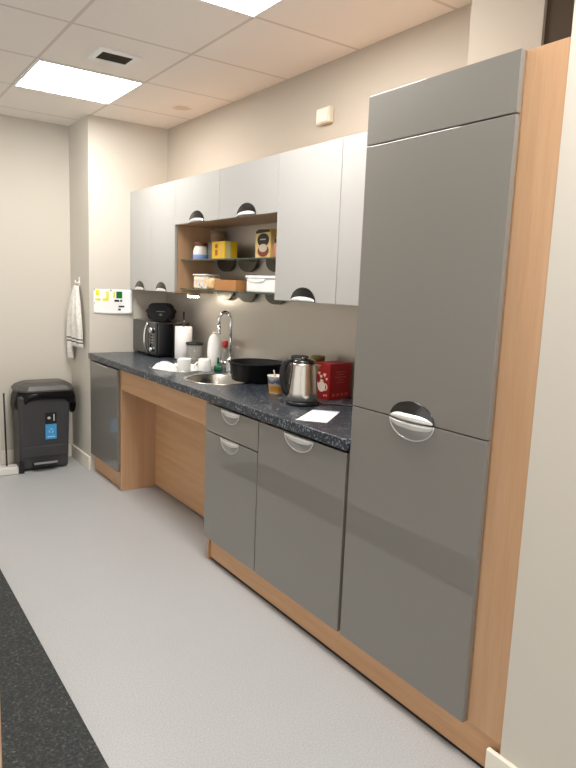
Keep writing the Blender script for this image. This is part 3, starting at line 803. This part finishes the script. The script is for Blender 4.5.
part('pedal', box(BM(), -.385, -.215, by0 - .055, by0 - .002, .040, .062, .006), BLACK, t, 40)
part('pedal_trim', box(BM(), -.385, -.215, by0 - .058, by0 - .0555, .060, .075, .001), mat('grey_trim', rgb(150, 150, 150), .35), t)
# lid: shallow dome with faceted front
bm = BM()
secs = [(.600, 0), (.612, 0), (.640, -.022), (.662, -.075)]
prevr = None
poly = [(-.208, -.09), (-.15, -.160), (.15, -.160), (.208, -.09), (.210, .10), (.18, .135), (-.18, .135), (-.210, .10)]
for zz, ins in secs:
    ring = [bm.verts.new((-.264 + px * (1 + ins / .21), 3.868 + py * (1 + ins / .15), zz)) for px, py in poly]
    if prevr is None: bm.faces.new(ring[::-1])
    else:
        for k in range(8): bm.faces.new((prevr[k], prevr[(k + 1) % 8], ring[(k + 1) % 8], ring[k]))
    prevr = ring
bm.faces.new(prevr)
part('lid', bm, BINL, t)
# liner: crumpled skirt folded over the rim
bm = BM(); n = 72; rows = []
for j in range(9):
    v = j / 8; row = []
    for i in range(n):
        a = 2 * PI * i / n; c_, s_ = math.cos(a), math.sin(a)
        ex = .206 * math.copysign(abs(c_) ** .45, c_); ey = .142 * math.copysign(abs(s_) ** .45, s_)
        wob = (math.sin(a * 11 + v * 5) * .010 + math.sin(a * 23 - v * 7) * .007) * v
        out = 1 + .07 * math.sin(v * PI * .8) + wob * 2.4
        side = abs(c_) ** 2
        drop = .055 + .15 * side * (.75 + .25 * math.sin(a * 5 + 1))
        row.append(bm.verts.new((-.264 + ex * out, 3.868 + min(ey * out, .152), .596 - v * drop)))
    rows.append(row)
for A, B in zip(rows, rows[1:]):
    for i in range(n): bm.faces.new((A[i], A[(i + 1) % n], B[(i + 1) % n], B[i])).smooth = True
bmesh.ops.solidify(bm, geom=bm.faces[:], thickness=.002)
part('bin_liner', bm, BAG, t, None, 'black plastic liner')
st = part('sticker', box(BM(), -.288, -.207, by0 - .0125, by0 - .0100, .235, .350), BLUE, t, None, 'blue recycling sticker')
bm = BM(); yy0, yy1 = by0 - .0140, by0 - .0126
cxs, czs = -.2475, .298
for k in range(3):
    a = 2 * PI * k / 3 + PI / 2
    q = [(cxs + .020 * math.cos(a - .75), czs + .020 * math.sin(a - .75)), (cxs + .020 * math.cos(a + .45), czs + .020 * math.sin(a + .45)),
         (cxs + .013 * math.cos(a + .45), czs + .013 * math.sin(a + .45)), (cxs + .013 * math.cos(a - .75), czs + .013 * math.sin(a - .75))]
    prism(bm, q, yy0, yy1, 'xz')
box(bm, -.275, -.22, yy0, yy1, .250, .256)
part('symbol', bm, mat('pale_blue_symbol', rgb(170, 210, 235), .5), st)
st = part('notice', box(BM(), -.288, -.207, by0 - .0150, by0 - .0125, .352, .437), BLACKM, t, None, 'black notice above the sticker')
bm = BM(); box(bm, -.230, -.222, by0 - .0165, by0 - .0151, .375, .425)
prism(bm, [(-.262 + .012 * math.cos(2 * PI * i / 12), .398 + .010 * math.sin(2 * PI * i / 12)) for i in range(12)], by0 - .0165, by0 - .0151, 'xz')
part('symbol', bm, mat('grey_symbol', rgb(190, 190, 190), .5), st)

# display stand at the left frame edge
t = thing('display_stand', 'display stand with silver and black foot at the left edge, beside the bin', 'stand', (-.62, 3.80, 0))
part('foot', box(BM(), -.80, -.490, 3.70, 3.79, .002, .058, .006), mat('silver_foot', rgb(224, 222, 218), .3, metal=.2), t, 40)
part('foot_cap', box(BM(), -.489, -.450, 3.695, 3.735, .002, .085, .006), BLACK, t, 40)
part('pole', tube(BM(), [(-.560, 3.755, .058), (-.566, 3.765, .60)], .0065, 10), BLACK, t)
part('panel', box(BM(), -.80, -.590, 3.785, 3.791, .06, .75), mat('pale_panel', rgb(206, 202, 194), .5), t)

# ------------------------------------------------------------------ floor mat
solid('floor_mat', 'dark grey speckled entrance mat strip on the floor at the lower left', 'mat',
      box(BM(), -1.255, -.925, -.9, 3.2, .0005, .007, .002), MATM, (-1.09, 1.15, 0))

# ------------------------------------------------------------------ light, camera
w = bpy.data.worlds.new('World'); S.world = w; w.use_nodes = True
w.node_tree.nodes['Background'].inputs[0].default_value = (1, .97, .94, 1)
w.node_tree.nodes['Background'].inputs[1].default_value = 0.68

f_px = 640.94; yaw, pitch, roll = .61377, -.15244, .039427
C = Vector((-1.51324, -1.13882, 1.44835))
fwd = Vector((math.sin(yaw) * math.cos(pitch), math.cos(yaw) * math.cos(pitch), math.sin(pitch)))
right = Vector((math.cos(yaw), -math.sin(yaw), 0)); up = right.cross(fwd)
Rr = math.cos(roll) * right + math.sin(roll) * up; Uu = -math.sin(roll) * right + math.cos(roll) * up
M = Matrix(((Rr.x, Uu.x, -fwd.x, C.x), (Rr.y, Uu.y, -fwd.y, C.y), (Rr.z, Uu.z, -fwd.z, C.z), (0, 0, 0, 1)))
cd = bpy.data.cameras.new('camera'); cam = bpy.data.objects.new('camera', cd); COL.objects.link(cam)
cam.matrix_world = M
cd.sensor_fit = 'VERTICAL'; cd.sensor_height = 36.0; cd.lens = f_px / 768 * 36.0
cd.clip_start = .01
S.camera = cam
S.view_settings.view_transform = 'Standard'; S.view_settings.look = 'None'
S.view_settings.gamma = 1.0; S.view_settings.exposure = 0.92; S.view_settings.use_curve_mapping = False
